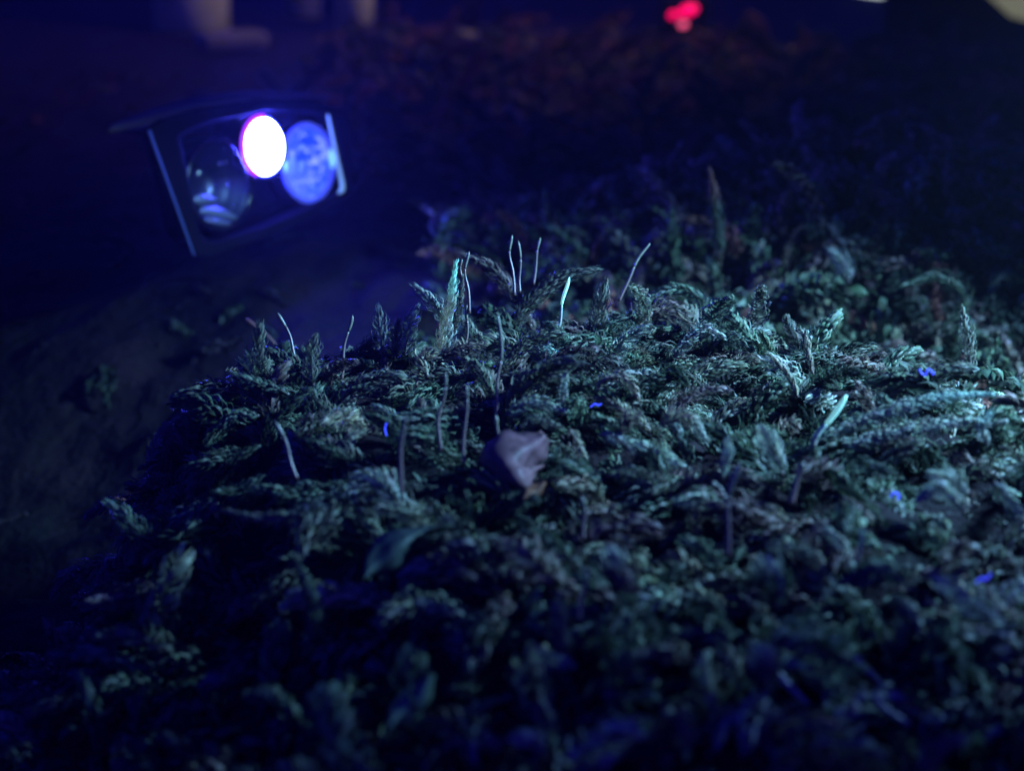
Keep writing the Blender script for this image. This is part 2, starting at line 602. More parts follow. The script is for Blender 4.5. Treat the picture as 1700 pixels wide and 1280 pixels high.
# individual shoots that stand out
def shoot(label, pts, width, col, tip=None, lift=0.013, leaf=0.0005, per_mm=14.0, spread=1.05, curl=0.5, d=None, name='moss_shoot', group='moss shoots that stand out of the carpet', tipped=0.3, droop=(0, 0, -1), m=None):
    b = pts[0]
    dd = d if d is not None else min(ground_depth(*b[:2]), 0.274) - lift
    P = []
    for i, q in enumerate(pts):
        P.append(at(q[0], q[1], dd + (q[2] if len(q) > 2 else 0.0)))
    P = spline(P, 18)
    r = width * 0.5 * dd / LENS_PX
    root = empty(name, P[0], label, 'moss', group)
    V, F = tube(P, np.linspace(1, 0.4, len(P)) * max(0.00025, r * 0.16), 6)
    mesh_obj('stem', V, F, M_STALK, root, np.tile(np.array(PAL['brown']) * 0.9, (len(V), 1)))
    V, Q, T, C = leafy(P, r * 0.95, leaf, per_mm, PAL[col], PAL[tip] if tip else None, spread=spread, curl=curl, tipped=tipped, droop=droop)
    me = flat_mesh('leaves', V - P[0], Q, T, C, m or M_LEAF)
    o = bpy.data.objects.new('leaves', me)
    COL.objects.link(o)
    o.parent = root
    o['kind'] = 'stuff'
    return root


H = [
    ('upright moss sprig with a beaded pale cyan tip, tallest on the crest', [(728, 585), (738, 540), (748, 500), (756, 440)], 27, 'pale', 'cyan', {'m': M_LEAFGLOW, 'curl': 0.1, 'd': 0.258}),
    ('fuzzy moss shoot leaning left from the foot of the cyan tipped sprig', [(738, 590), (742, 545), (722, 505), (694, 478)], 38, 'pale', None, {}),
    ('slim grey moss shoot pressed against the back of the cyan tipped sprig', [(752, 560), (763, 510), (768, 460)], 16, 'olive', None, {}),
    ('stubby upright moss shoot left of the sprig, blunt top', [(636, 585), (634, 550), (630, 520)], 40, 'pale', None, {}),
    ('stubby upright moss shoot next to the left leaning one, hooked top', [(672, 590), (678, 550), (690, 516)], 38, 'pale', None, {}),
    ('short round moss shoot between the two stubby upright ones', [(655, 595), (657, 565), (660, 538)], 28, 'olive', None, {}),
    ('peaked moss tuft at the left end of the crest', [(520, 640), (516, 600), (522, 566)], 44, 'olive', None, {}),
    ('low moss shoot reaching left at the left edge of the mound', [(480, 655), (440, 640), (390, 622)], 34, 'green', None, {}),
    ('drooping moss shoot below the left edge of the mound', [(430, 690), (395, 690), (350, 715)], 30, 'green', None, {}),
    ('pale feathery moss shoot arching over the middle of the crest', [(835, 612), (865, 590), (900, 582), (945, 598)], 42, 'pale', 'cyan', {'curl': 0.9}),
    ('olive moss shoot just below the pale arching one', [(850, 640), (900, 625), (950, 632)], 36, 'olive', None, {'curl': 0.9}),
    ('grey green moss shoot lying towards the centre of the mound', [(840, 690), (880, 668), (930, 680)], 38, 'pale', None, {'curl': 0.8}),
    ('hanging moss clump under the grey green shoot', [(850, 735), (885, 700), (925, 706)], 34, 'olive', None, {'curl': 0.8}),
    ('pointed moss tip standing beside the hanging clump', [(930, 680), (934, 650), (938, 622)], 26, 'pale', None, {}),
    ('moss shoot bowed like an arch with a drooping pale tip, right of the crest', [(1118, 592), (1140, 565), (1168, 545), (1198, 556)], 32, 'pale', None, {'curl': 1.0}),
    ('curled golden moss shoot with combed leaves near the centre', [(985, 650), (1010, 630), (1040, 630), (1056, 655)], 38, 'straw', None, {'curl': 1.0}),
    ('fat caterpillar like moss shoot in the middle of the mound', [(1098, 708), (1118, 690), (1142, 695), (1166, 722)], 44, 'straw', 'pale', {'curl': 0.9}),
    ('brownish round moss bud left of the caterpillar like shoot', [(1030, 722), (1040, 700), (1056, 690)], 40, 'brown', 'straw', {}),
    ('long pale moss shoot trailing down to the right across the middle', [(995, 722), (1040, 735), (1090, 752), (1148, 785)], 40, 'pale', None, {'curl': 0.9}),
    ('dull moss shoot parallel to and below the long pale one', [(1010, 790), (1060, 785), (1110, 805)], 34, 'olive', None, {'curl': 0.8}),
    ('narrow moss shoot hanging straight down beside the dry leaf', [(945, 712), (962, 745), (972, 785), (968, 835)], 28, 'straw', None, {}),
    ('spiky moss tuft fanned upwards by the bent stalk', [(1200, 795), (1204, 770), (1208, 738)], 40, 'pale', None, {'curl': 0.1, 'spread': 0.6}),
    ('yellow green moss tuft left of the two bright stalks', [(1300, 790), (1285, 760), (1270, 722)], 56, 'pale', None, {'curl': 0.2}),
    ('narrow triangular moss shoot standing alone in the dark gap', [(1350, 622), (1343, 590), (1338, 558)], 30, 'straw', None, {'lift': 0.015, 'curl': 0.1, 'spread': 0.5}),
    ('claw shaped moss shoot leaning left in the dark gap', [(1325, 660), (1310, 625), (1282, 592)], 30, 'straw', None, {'lift': 0.015, 'curl': 0.2, 'spread': 0.5}),
    ('blunt brown moss shoot left of the dark hollow', [(1450, 690), (1438, 665), (1425, 642)], 34, 'brown', None, {}),
    ('longest pale cyan moss shoot trailing along the right crest', [(1345, 732), (1410, 708), (1480, 682), (1560, 660), (1640, 654)], 36, 'pale', 'mint', {'curl': 0.7, 'lift': 0.016}),
    ('greenish moss shoot running under the longest cyan one', [(1400, 742), (1470, 722), (1560, 704), (1660, 700)], 40, 'pale', None, {'curl': 0.7, 'lift': 0.014}),
    ('round moss tip peeping over the right crest', [(1520, 665), (1512, 645), (1500, 636)], 32, 'straw', None, {}),
    ('tooth shaped moss tip on top of the right crest', [(1590, 660), (1584, 640), (1578, 628)], 36, 'pale', None, {}),
    ('bright moss sprig upright at the right edge', [(1640, 740), (1630, 715), (1640, 690)], 34, 'pale', 'mint', {}),
    ('bright bunched moss shoot on the right slope, upper of two', [(1600, 830), (1585, 800), (1555, 790)], 50, 'pale', None, {}),
    ('bright bunched moss shoot on the right slope, lower of two', [(1600, 850), (1560, 812), (1530, 825)], 44, 'pale', None, {}),
    ('pale moss shoot hanging at the right border', [(1650, 800), (1680, 840), (1700, 880)], 44, 'pale', 'mint', {}),
    ('brown speckled moss shoot below the middle slope', [(1400, 825), (1420, 845), (1440, 858)], 38, 'brown', 'straw', {}),
    ('curled moss shoot bending over on the lower right slope', [(1270, 905), (1320, 915), (1355, 930), (1366, 958)], 40, 'olive', 'straw', {}),
    ('pale stemmed moss shoot sliding down to the lower right', [(1365, 875), (1390, 900), (1415, 950)], 34, 'pale', None, {}),
    ('blurred teal moss tuft on the lower right slope', [(1290, 1010), (1285, 980), (1280, 955)], 84, 'green', 'pale', {'leaf': 0.0012, 'curl': 0.2}),
    ('thick green moss shoot lying crosswise near the right border', [(1505, 965), (1465, 948), (1415, 962)], 56, 'green', None, {'leaf': 0.0012}),
    ('yellowish moss shoot falling away below the crosswise one', [(1480, 990), (1505, 1015), (1526, 1050)], 46, 'olive', None, {'leaf': 0.0011}),
    ('hooked moss shoot at the right border', [(1625, 935), (1595, 945), (1575, 975)], 36, 'olive', 'pale', {}),
    ('long curving moss stem running down the right border', [(1630, 970), (1662, 1020), (1690, 1090), (1705, 1130)], 34, 'straw', None, {}),
    ('blurred moss knob at the bottom right, with a pale twig', [(1275, 1150), (1270, 1120), (1266, 1095)], 72, 'olive', 'pale', {'leaf': 0.0013, 'curl': 0.2}),
    ('small round blurred moss bud on the dark lower slope', [(1045, 1130), (1042, 1112), (1040, 1098)], 46, 'green', None, {'leaf': 0.0013}),
    ('upright blurred moss shoot low in the middle', [(938, 1090), (930, 1050), (926, 1010)], 46, 'olive', None, {'leaf': 0.0012}),
    ('blurred brownish moss clump above the round bud', [(1050, 1000), (1035, 965), (1022, 930)], 70, 'brown', 'pale', {'leaf': 0.0012, 'curl': 0.2}),
    ('pale blurred moss bud at the bottom middle', [(905, 1245), (885, 1228), (860, 1226)], 40, 'pale', None, {'leaf': 0.0014}),
    ('slanting blurred moss shoot on the lower left', [(500, 1200), (460, 1160), (420, 1155)], 46, 'green', None, {'leaf': 0.0014}),
    ('long thin moss stem bent like a hook on the lower left', [(505, 1100), (520, 1020), (505, 960), (488, 930)], 34, 'green', None, {'leaf': 0.0012}),
    ('pale curved moss shoot left of the broad leaf', [(560, 870), (500, 860), (430, 860), (380, 850)], 34, 'olive', None, {}),
    ('tufted moss shoot under the two drooping stalks', [(710, 625), (700, 600), (715, 588)], 48, 'straw', None, {'curl': 1.0}),
    ('combed brown moss shoot right of the sprig', [(720, 600), (760, 582), (800, 572)], 34, 'brown', 'straw', {'curl': 0.4}),
    ('blurred moss shoot arching up behind the crest', [(840, 560), (880, 505), (930, 462), (985, 448)], 40, 'olive', None, {'d': 0.285, 'curl': 0.3}),
    ('blurred moss shoot leaning back behind the sprig', [(890, 560), (860, 500), (820, 450), (775, 425)], 40, 'brown', None, {'d': 0.29, 'curl': 0.3}),
    ('tall dim moss tuft right behind the pale tipped stalk', [(985, 570), (995, 520), (1003, 478)], 44, 'olive', None, {'d': 0.275, 'curl': 0.3}),
    ('dim ring shaped moss shoot behind the crest on the right', [(1150, 540), (1165, 500), (1120, 480), (1060, 505)], 30, 'green', None, {'d': 0.30}),
    ('dim upright moss shoot on the far bank, left of the bluish one', [(1195, 420), (1190, 360), (1180, 290)], 34, 'dark', 'rust', {'d': 0.37}),
    ('bluish two pronged moss shoot on the far bank', [(1410, 470), (1402, 440), (1385, 420)], 40, 'pale', None, {'d': 0.37}),
    ('dim curled moss shoot at the right end of the far bank', [(1560, 560), (1600, 500), (1560, 460), (1510, 470)], 40, 'dark', None, {'d': 0.345}),
    ('dim upright moss shoot behind the right crest', [(1605, 640), (1608, 580), (1600, 520)], 36, 'olive', None, {'d': 0.29}),
]
for (lab, pts, w, c, tp, kw) in H:
    shoot(lab, pts, w, c, tp, **kw)

# ------------------------------------------------------------------ thin spore stalks
PT = (0.50, 0.85, 0.66)


def stalk(label, pts, wpx, tip_frac=0.3, tipc=(0.19, 0.185, 0.13), basec=(0.15, 0.085, 0.075), d=None, lift=0.012, fat=1.15):
    dd = d if d is not None else min(ground_depth(*pts[0][:2]), 0.274) - lift
    P = spline([at(q[0], q[1], dd) for q in pts], 22)
    P = P + FWD * (np.sin(np.linspace(0, 3, 22)) * 0.0006)[:, None] + RGT * (np.sin(np.linspace(0, RNG.uniform(5, 9), 22) + RNG.uniform(0, 6)) * 0.00016)[:, None]
    r = wpx * 0.42 * dd / LENS_PX
    root = empty('spore_stalk', P[0], label, 'moss stalk', 'thin spore stalks rising from the moss')
    k = int(len(P) * (1 - tip_frac))
    t = np.linspace(0, 1, k + 1)
    V, F = tube(P[:k + 1], r * (1.0 - 0.25 * t), 7)
    mid = np.asarray(basec) * 0.55 + np.asarray(tipc) * 0.45
    c = np.asarray(basec)[None] * (1 - t[:, None]) + mid[None] * t[:, None]
    mesh_obj('stalk', V, F, M_STALK, root, np.repeat(c, 7, 0))
    Pt = P[k:]
    tt = np.linspace(0, 1, len(Pt))
    R = r * (0.78 + (fat - 0.78) * np.sin(np.clip(tt * 1.25, 0, 1) * math.pi / 2)) * np.sqrt(np.clip(1.06 - tt ** 4, 0.05, 1))
    V, F = tube(Pt, R, 8)
    mesh_obj('spore_capsule', V, F, M_TIPGLOW if tipc is PT else M_STALK, root, np.tile(np.asarray(tipc), (len(V), 1)))
    return root


ST = [
    ('stalk leaning left at the left end of the crest', [(492, 600), (484, 570), (474, 545), (462, 519)], 7, {}),
    ('stalk curving right above the left part of the crest', [(566, 630), (570, 590), (576, 555), (585, 523)], 7, {}),
    ('short forked stalk in front of the sprig', [(775, 590), (775, 550), (776, 506)], 6, {}),
    ('tall thin stalk right beside the cyan tipped sprig', [(780, 520), (776, 480), (773, 450), (778, 417)], 6, {'d': 0.262}),
    ('short stub of a stalk above the sprig', [(768, 475), (765, 450), (767, 430)], 5, {'d': 0.264}),
    ('tallest stalk of three behind the crest', [(853, 490), (851, 450), (847, 420), (850, 390)], 6, {'d': 0.275}),
    ('middle stalk of three behind the crest', [(862, 485), (864, 450), (861, 399)], 5, {'d': 0.277}),
    ('stalk of three behind the crest that bends right, dimmest', [(887, 472), (890, 430), (898, 394)], 5, {'d': 0.285}),
    ('stalk with a glowing pale tip on the middle of the crest', [(922, 560), (930, 530), (936, 495), (944, 460)], 7, {'tip_frac': 0.42, 'tipc': PT}),
    ('dim reddish stalk leaning right behind the crest', [(1028, 500), (1045, 460), (1060, 430), (1079, 404)], 6, {'d': 0.285, 'tip_frac': 0.5}),
    ('long bent stalk with a pale green tip in front of the crest', [(822, 695), (826, 640), (832, 590), (825, 518)], 8, {'tip_frac': 0.4}),
    ('thick stalk with a glowing pale tip on the right slope', [(1348, 748), (1362, 720), (1382, 692), (1405, 656)], 13, {'tip_frac': 0.5, 'tipc': PT, 'fat': 1.0, 'lift': 0.015}),
    ('broad stalk base below the glowing stalk on the right', [(1314, 836), (1322, 800), (1336, 768)], 14, {'tip_frac': 0.2, 'lift': 0.015, 'fat': 1.0}),
    ('tall bent reddish stalk low on the right slope', [(1210, 925), (1208, 870), (1212, 825), (1228, 768)], 11, {'tip_frac': 0.35, 'lift': 0.015}),
    ('long stalk hanging at the left of the hollow', [(664, 820), (666, 760), (668, 720), (672, 690)], 10, {'lift': 0.015, 'tip_frac': 0.2, 'fat': 1.0}),
    ('stalk bowed right beside the hollow', [(730, 750), (727, 700), (738, 660), (738, 618)], 8, {'lift': 0.015, 'tip_frac': 0.2, 'fat': 1.0}),
    ('straight stalk down the middle of the hollow', [(770, 770), (772, 700), (776, 640)], 8, {'lift': 0.015, 'tip_frac': 0.2, 'fat': 1.0}),
    ('short stalk curving left under the straw tuft', [(684, 670), (690, 635), (700, 605)], 7, {'lift': 0.006, 'tip_frac': 0.2, 'fat': 1.0}),
    ('short stalk above the dry leaf', [(826, 750), (828, 720), (822, 690)], 9, {'lift': 0.016}),
    ('dim stalk slanting on the left slope', [(492, 795), (476, 745), (458, 700)], 9, {'lift': 0.016}),
    ('short dim stalk below the hanging shoot', [(970, 895), (970, 860), (966, 825)], 9, {'lift': 0.015}),
    ('thin stalk with a white dot on the lower right slope', [(1424, 940), (1430, 900), (1436, 862)], 7, {'lift': 0.015, 'tip_frac': 0.15, 'tipc': PT, 'fat': 2.0}),
    ('blurred stalk low in the middle', [(962, 1030), (968, 985), (974, 945)], 10, {'lift': 0.015}),
    ('red dim stalk floating out at the left of the mound', [(470, 590), (440, 555), (408, 528)], 8, {'d': 0.33, 'tipc': (0.13, 0.045, 0.045)}),
    ('short pale stalk crossing the tall bent reddish one', [(1209, 832), (1196, 812), (1184, 800)], 6, {'lift': 0.012, 'tip_frac': 0.4}),
]
for lab, pts, w, kw in ST:
    stalk(lab, pts, w, **kw)

# ------------------------------------------------------------------ leaves and twigs
def leaf_blade(name, label, cat, outline, d, col, fold=0.002, tiltd=0.006, m=M_DRY, thick=0.0003, yaw=0.0, ragged=0.06):
    """outline: pixels of midrib from base to tip with half width in pixels"""
    rows, cols_ = len(outline) * 4, 7
    mid = spline([(q[0], q[1], q[2]) for q in outline], rows)
    V, C = [], []
    tg = np.gradient(mid[:, :2], axis=0)
    nrm = np.stack([-tg[:, 1], tg[:, 0]], 1)
    nrm /= np.linalg.norm(nrm, axis=1, keepdims=True)
    for i in range(rows):
        for j in range(cols_):
            s_ = (j / (cols_ - 1)) * 2 - 1
            wv = 1 + ragged * (math.sin(i * 0.6 + j * 0.5) + 0.6 * math.sin(i * 1.9 + (2.0 if s_ > 0 else 0)))
            q = mid[i, :2] + nrm[i] * mid[i, 2] * s_ * wv
            depth = d + yaw * (q[0] - mid[rows // 2, 0]) * d / LENS_PX - fold * (1 - abs(s_) ** 1.2) + tiltd * (i / rows - 0.5) + 0.0009 * math.sin(i * 0.35 + s_ * 2.2)
            V.append(at(q[0], q[1], depth))
            C.append(np.asarray(col) * (1.25 if j == cols_ // 2 else 1.0) * RNG.uniform(0.9, 1.1))
    F = []
    for i in range(rows - 1):
        for j in range(cols_ - 1):
            a_ = i * cols_ + j
            F.append((a_, a_ + 1, a_ + cols_ + 1, a_ + cols_))
    o = mesh_obj(name, V, F, m, None, np.array(C), origin=V[cols_ // 2])
    sd = o.modifiers.new('thickness', 'SOLIDIFY')
    sd.thickness = thick
    return tag(o, label, cat)


leaf_blade('dry_leaf', 'crumpled purplish dry leaf caught in the middle of the moss', 'leaf',
           [(905, 722, 10), (882, 742, 34), (852, 768, 50), (858, 798, 44), (880, 822, 22), (894, 838, 4)], ground_depth(865, 790) - 0.0095, (0.16, 0.085, 0.095), yaw=0.45, ragged=0.14, fold=0.007, tiltd=-0.006)
leaf_blade('dry_leaf', 'small orange edged leaf flake under the purplish dry leaf', 'leaf',
           [(870, 830, 4), (888, 815, 12), (905, 800, 4)], ground_depth(890, 820) - 0.014, (0.16, 0.07, 0.04))
leaf_blade('broad_leaf', 'broad teal leaf with a midrib, blurred low left of centre', 'leaf',
           [(604, 962, 1.5), (622, 940, 20), (646, 920, 33), (672, 902, 27), (698, 886, 12), (722, 872, 1.5)], ground_depth(660, 920) - 0.011, (0.055, 0.08, 0.065), m=M_LEAF, ragged=0.03, fold=0.003, yaw=0.3)
leaf_blade('broad_leaf', 'narrow dark blue leaf slanting at the bottom, left of centre', 'leaf',
           [(645, 1212, 3), (668, 1180, 20), (698, 1150, 22), (720, 1120, 4)], ground_depth(680, 1170) - 0.010, (0.10, 0.15, 0.10), m=M_LEAF)
leaf_blade('broad_leaf', 'pale leaf on the dark lower left slope', 'leaf',
           [(120, 1010, 3), (150, 985, 16), (185, 945, 22), (215, 920, 4)], ground_depth(170, 965) - 0.010, (0.08, 0.13, 0.08), m=M_LEAF)


def twig(label, pts, wpx, col, lift=0.008):
    d = ground_depth(*pts[0]) - lift
    P = spline([at(q[0], q[1], d) for q in pts], 16)
    V, F = tube(P, np.linspace(1, 0.6, 16) * wpx * 0.5 * d / LENS_PX * (1 + 0.15 * np.sin(np.arange(16) * 2.1)), 8)
    o = mesh_obj('twig', V, F, M_STALK, None, np.tile(np.asarray(col), (len(V), 1)), origin=P[0])
    return tag(o, label, 'twig')


twig('pale bluish twig sticking out of the bottom right moss knob', [(1284, 1112), (1312, 1142), (1342, 1172)], 16, (0.26, 0.24, 0.26))
twig('long dim twig slanting down through the lower right moss', [(1392, 1072), (1430, 1105), (1465, 1140), (1500, 1195)], 14, (0.20, 0.18, 0.18))
twig('short side twig forking off the long dim twig', [(1452, 1155), (1462, 1172), (1510, 1205)], 14, (0.20, 0.18, 0.18))


# ------------------------------------------------------------------ glowing synthetic fibres
def fibre(label, pts, wpx, lift=0.013):
    d = min(ground_depth(*pts[0]), 0.268) - lift
    P = spline([at(q[0], q[1], d) for q in pts], 24)
    V, F = tube(P, wpx * 0.5 * d / LENS_PX, 6)
    return tag(mesh_obj('fibre', V, F, M_FIBRE, None, origin=P[0]), label, 'fibre', 'glowing blue fibres lying in the moss')


fibre('squiggly glowing blue fibre over the dark hollow on the right', [(1526, 613), (1530, 620), (1537, 622), (1539, 615), (1544, 614), (1549, 622), (1550, 617)], 3.0, 0.046)
fibre('short hooked blue fibre on the right slope', [(1478, 826), (1483, 819), (1490, 820), (1493, 827), (1489, 829)], 3)
fibre('straight blue fibre near the right border', [(1620, 968), (1630, 960), (1636, 963), (1645, 953)], 3.2)
fibre('tiny blue speck of fibre in the middle of the moss', [(980, 676), (987, 671), (994, 673), (998, 670)], 2.6)
fibre('short upright blue thread at the left of the mound', [(642, 724), (639, 712), (642, 702)], 2.2, 0.018)

# ------------------------------------------------------------------ headlamp
D0 = 0.40
toc = -ray(430, 290)
toc /= np.linalg.norm(toc)
rp_ = RGT - toc * (RGT @ toc)
rp_ /= np.linalg.norm(rp_)
YAW = math.radians(47)
NRM = toc * math.cos(YAW) + rp_ * math.sin(YAW)
UPP = UPV - NRM * (UPV @ NRM)
UPP /= np.linalg.norm(UPP)
SID = np.cross(UPP, NRM)
CEN = at(430, 290, D0)


def face(px, py, off=0.0):
    r = ray(px, py)
    q = CEN + NRM * off
    return CAMP + r * (((q - CAMP) @ NRM) / (r @ NRM))


lamp = empty('headlamp', at(440, 430, D0 + 0.01), 'black headlamp with one lens lit white, lying behind the moss', 'headlamp')
LB = np.array(lamp.location)


def rounded(pix, off, n=8):
    return [face(x_, y_, off) for x_, y_ in pix]


OUT = [(240, 212), (262, 196), (330, 178), (430, 162), (520, 164), (572, 180), (582, 205), (592, 300), (586, 322), (520, 360), (450, 392), (340, 430), (322, 428), (308, 398)]
INN = [(300, 226), (318, 214), (360, 200), (440, 184), (510, 183), (552, 188), (562, 204), (574, 300), (568, 320), (520, 342), (440, 376), (358, 402), (342, 398), (330, 380)]


def ring_solid(name, a_pix, b_pix, off_top, off_back, m, parent):
    n = len(a_pix)
    o1 = [face(*q, off_top - 0.0012) for q in a_pix]
    cx_ = np.mean(o1, axis=0)
    o2 = [face(*q, off_top - 0.0012) for q in a_pix]
    o2 = [c + (cx_ - c) * 0.025 + NRM * 0.0012 for c in o2]
    i2 = [face(*q, off_top) for q in b_pix]
    i1 = [face(*q, off_top) - NRM * 0.0135 for q in b_pix]
    bk = [c + (cx_ - c) * 0.55 - NRM * off_back for c in o1]
    V = o1 + o2 + i2 + i1 + bk
    F = []
    for j in range(n):
        k = (j + 1) % n
        for (p_, q_) in ((4, 0), (0, 1), (1, 2), (2, 3)):
            F.append((p_ * n + j, p_ * n + k, q_ * n + k, q_ * n + j))
    F.append(tuple(3 * n + j for j in range(n)))
    F.append(tuple(4 * n + j for j in range(n))[::-1])
    o = mesh_obj(name, V, F, m, parent, smooth_shade=False)
    bv = o.modifiers.new('soft_edges', 'BEVEL')
    bv.width = 0.0006
    bv.segments = 2
    return o


def lathe(name, c, R, prof, m, parent, seg=40, ax=None):
    """prof: list of (radius fraction, height along the face normal)"""
    n_ = NRM if ax is None else ax
    V, F = [], []
    for (rf, h_) in prof:
        for j in range(seg):
            a_ = 2 * math.pi * j / seg
            V.append(c + (SID * math.cos(a_) + UPP * math.sin(a_)) * R * rf + n_ * h_)
    for i in range(len(prof) - 1):
        for j in range(seg):
            k = (j + 1) % seg
            F.append((i * seg + j, i * seg + k, (i + 1) * seg + k, (i + 1) * seg + j))
    if prof[-1][0] < 0.06:
        F.append(tuple((len(prof) - 1) * seg + j for j in range(seg)))
    return mesh_obj(name, V, F, m, parent)


def dome(R, h, k=9):
    return [(math.cos(t_), h * math.sin(t_)) for t_ in np.linspace(0, math.pi / 2 - 0.03, k)]


def torus(name, c, R, r, m, parent, seg=48, k=8, a0=0, a1=2 * math.pi):
    full = abs(a1 - a0 - 2 * math.pi) < 1e-3
    A_ = np.linspace(a0, a1, seg, endpoint=not full)
    P = np.array([c + (SID * math.cos(x_) + UPP * math.sin(x_)) * R for x_ in A_])
    V, F = [], []
    for i, x_ in enumerate(A_):
        rad = SID * math.cos(x_) + UPP * math.sin(x_)
        for j in range(k):
            b_ = 2 * math.pi * j / k
            V.append(P[i] + rad * r * math.cos(b_) + NRM * r * math.sin(b_))
    for i in range(seg if full else seg - 1):
        i2 = (i + 1) % seg
        for j in range(k):
            j2 = (j + 1) % k
            F.append((i * k + j, i2 * k + j, i2 * k + j2, i * k + j2))
    return mesh_obj(name, V, F, m, parent)


housing = ring_solid('housing', OUT, INN, 0.0, 0.026, M_BLACK, lamp)
FO = -0.0045
# edge highlights down both sides, put in as slim glowing strips
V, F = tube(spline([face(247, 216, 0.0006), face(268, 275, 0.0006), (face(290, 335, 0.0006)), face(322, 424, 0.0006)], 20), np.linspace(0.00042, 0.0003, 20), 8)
tag(mesh_obj('edge_highlight', V, F, M_STRIPD, lamp), 'long dim bluish edge highlight on the near side')
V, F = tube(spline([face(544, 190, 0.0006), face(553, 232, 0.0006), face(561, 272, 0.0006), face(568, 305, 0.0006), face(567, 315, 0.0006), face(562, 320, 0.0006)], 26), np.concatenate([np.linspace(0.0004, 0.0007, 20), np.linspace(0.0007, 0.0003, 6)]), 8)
tag(mesh_obj('edge_highlight', V, F, M_STRIP, lamp), 'pale cyan edge highlight hooked at its lower end')
V, F = tube(spline([face(300, 240, -0.001), face(306, 285, -0.001), face(318, 345, -0.001), face(330, 385, -0.001)], 16), 0.0004, 8)
mesh_obj('inner_ridge', V, F, M_BLACK, lamp)
# top gleam above the lit lens, shaped as a chrome sliver
V, F = tube(spline([face(395, 196, FO + 0.001), face(430, 188, FO + 0.001), face(452, 185, FO + 0.001)], 14), 0.00035, 6)
mesh_obj('upper_gleam', V, F, M_CHROME, lamp)

# dark unlit lens: a cover over a dark reflector
cD = face(362, 306, FO)
RD = 76 * D0 * 0.96 / LENS_PX
bowl = lathe('dark_reflector', cD, RD, [(1.03, -0.009), (1.03, 0.0004), (1.0, 0.0006), (0.93, -0.0016), (0.86, -0.0018), (0.74, -0.0044), (0.66, -0.0046), (0.5, -0.0072), (0.30, -0.0082), (0.05, -0.0084)], M_BOWL, lamp)
torus('lens_ring', cD + NRM * 0.0006, RD, 0.0006, M_GLOSS, lamp)
for q, lab in (([(322, 331), (340, 330), (362, 333)], None), ([(332, 350), (352, 350), (376, 356), (398, 364)], None), ([(340, 364), (362, 368), (390, 373)], None)):
    P = spline([face(x_, y_, FO - 0.0006) for x_, y_ in q], 16)
    tt = np.linspace(0, 1, 16)
    wd = np.sin(np.clip(0.12 + tt * 0.9, 0, 1) * math.pi) * (0.0014 if q[0][1] < 360 else 0.0006) + 0.0002
    V = []
    for i in range(16):
        V += [P[i] + UPP * wd[i], P[i] + NRM * 0.0004, P[i] - UPP * wd[i]]
    F = []
    for i in range(15):
        for j in range(2):
            F.append((i * 3 + j, i * 3 + j + 1, i * 3 + 4 + j, i * 3 + 3 + j))
    o = mesh_obj('reflection_band', V, F, M_BAND, lamp)  # moss reflections in the lens, modelled as pale bands
    o.modifiers.new('thickness', 'SOLIDIFY').thickness = 0.0003
for (x_, y_, sx) in ((365, 271, 0.0010), (375, 269, 0.0006), (346, 311, 0.0009), (378, 306, 0.0008), (388, 345, 0.0010)):
    c = face(x_, y_, FO - 0.0002)
    V, F = tube(np.array([c - SID * sx, c - SID * sx * .4, c + SID * sx * .4, c + SID * sx]), np.array([0.00012, 0.0004, 0.0004, 0.00012]), 8)
    mesh_obj('glint_bead', V, F, M_CHROME, lamp)  # specular glints in the dark lens, modelled as chrome beads
lathe('lens_cover', cD + NRM * 0.0006, RD * 0.985, [(r_, h_) for r_, h_ in dome(RD, 0.0032)], M_CLEAR, lamp)

# lit lens
cL = face(431, 243, FO)
RL = 47 * D0 / LENS_PX
lathe('lens_barrel', cL, RL * 1.10, [(1.12, -0.009), (1.10, 0.0012), (1.0, 0.0016), (0.96, 0.0012)], M_GLOSS, lamp)
lathe('lit_lens', cL + NRM * 0.0011, RL * 1.03, dome(RL, 0.0030), M_LED, lamp)
torus('rim_glow', cL + NRM * 0.0014, RL * 1.05, 0.0008, M_FRINGE, lamp, a0=math.radians(95), a1=math.radians(255))  # violet colour fringe from the camera lens, modelled as a glowing arc
torus('rim_glow', cL + NRM * 0.0014, RL * 1.04, 0.0005, M_BLUERIM, lamp, a0=math.radians(-105), a1=math.radians(95))  # bluish fringe on the other side, also a glowing arc

# blue lens
cB = face(509, 270, FO)
RB = 65 * D0 * 1.02 / LENS_PX
lathe('lens_barrel', cB, RB, [(1.02, -0.009), (1.03, 0.0002), (1.0, 0.0003)], M_GLOSS, lamp)
cup = lathe('blue_reflector', cB, RB, [(1.0, 0.0004), (0.88, -0.0018), (0.86, -0.0014), (0.6, -0.0040), (0.58, -0.0036), (0.3, -0.0052), (0.05, -0.0054)], M_BLUE, lamp)
torus('rim_glow', cB + NRM * 0.0006, RB, 0.00075, M_BLUERIM, lamp)


def blob(name, x_, y_, a_, b_, m, off):
    c = face(x_, y_, off)
    V, F = [], []
    for i, (rf, h_) in enumerate(dome(1, 0.0008, 5)):
        for j in range(18):
            t_ = 2 * math.pi * j / 18
            V.append(c + SID * math.cos(t_) * a_ * rf + UPP * math.sin(t_) * b_ * rf + NRM * h_)
    for i in range(4):
        for j in range(18):
            k = (j + 1) % 18
            F.append((i * 18 + j, i * 18 + k, (i + 1) * 18 + k, (i + 1) * 18 + j))
    F.append(tuple(4 * 18 + j for j in range(18)))
    return mesh_obj(name, V, F, m, lamp)


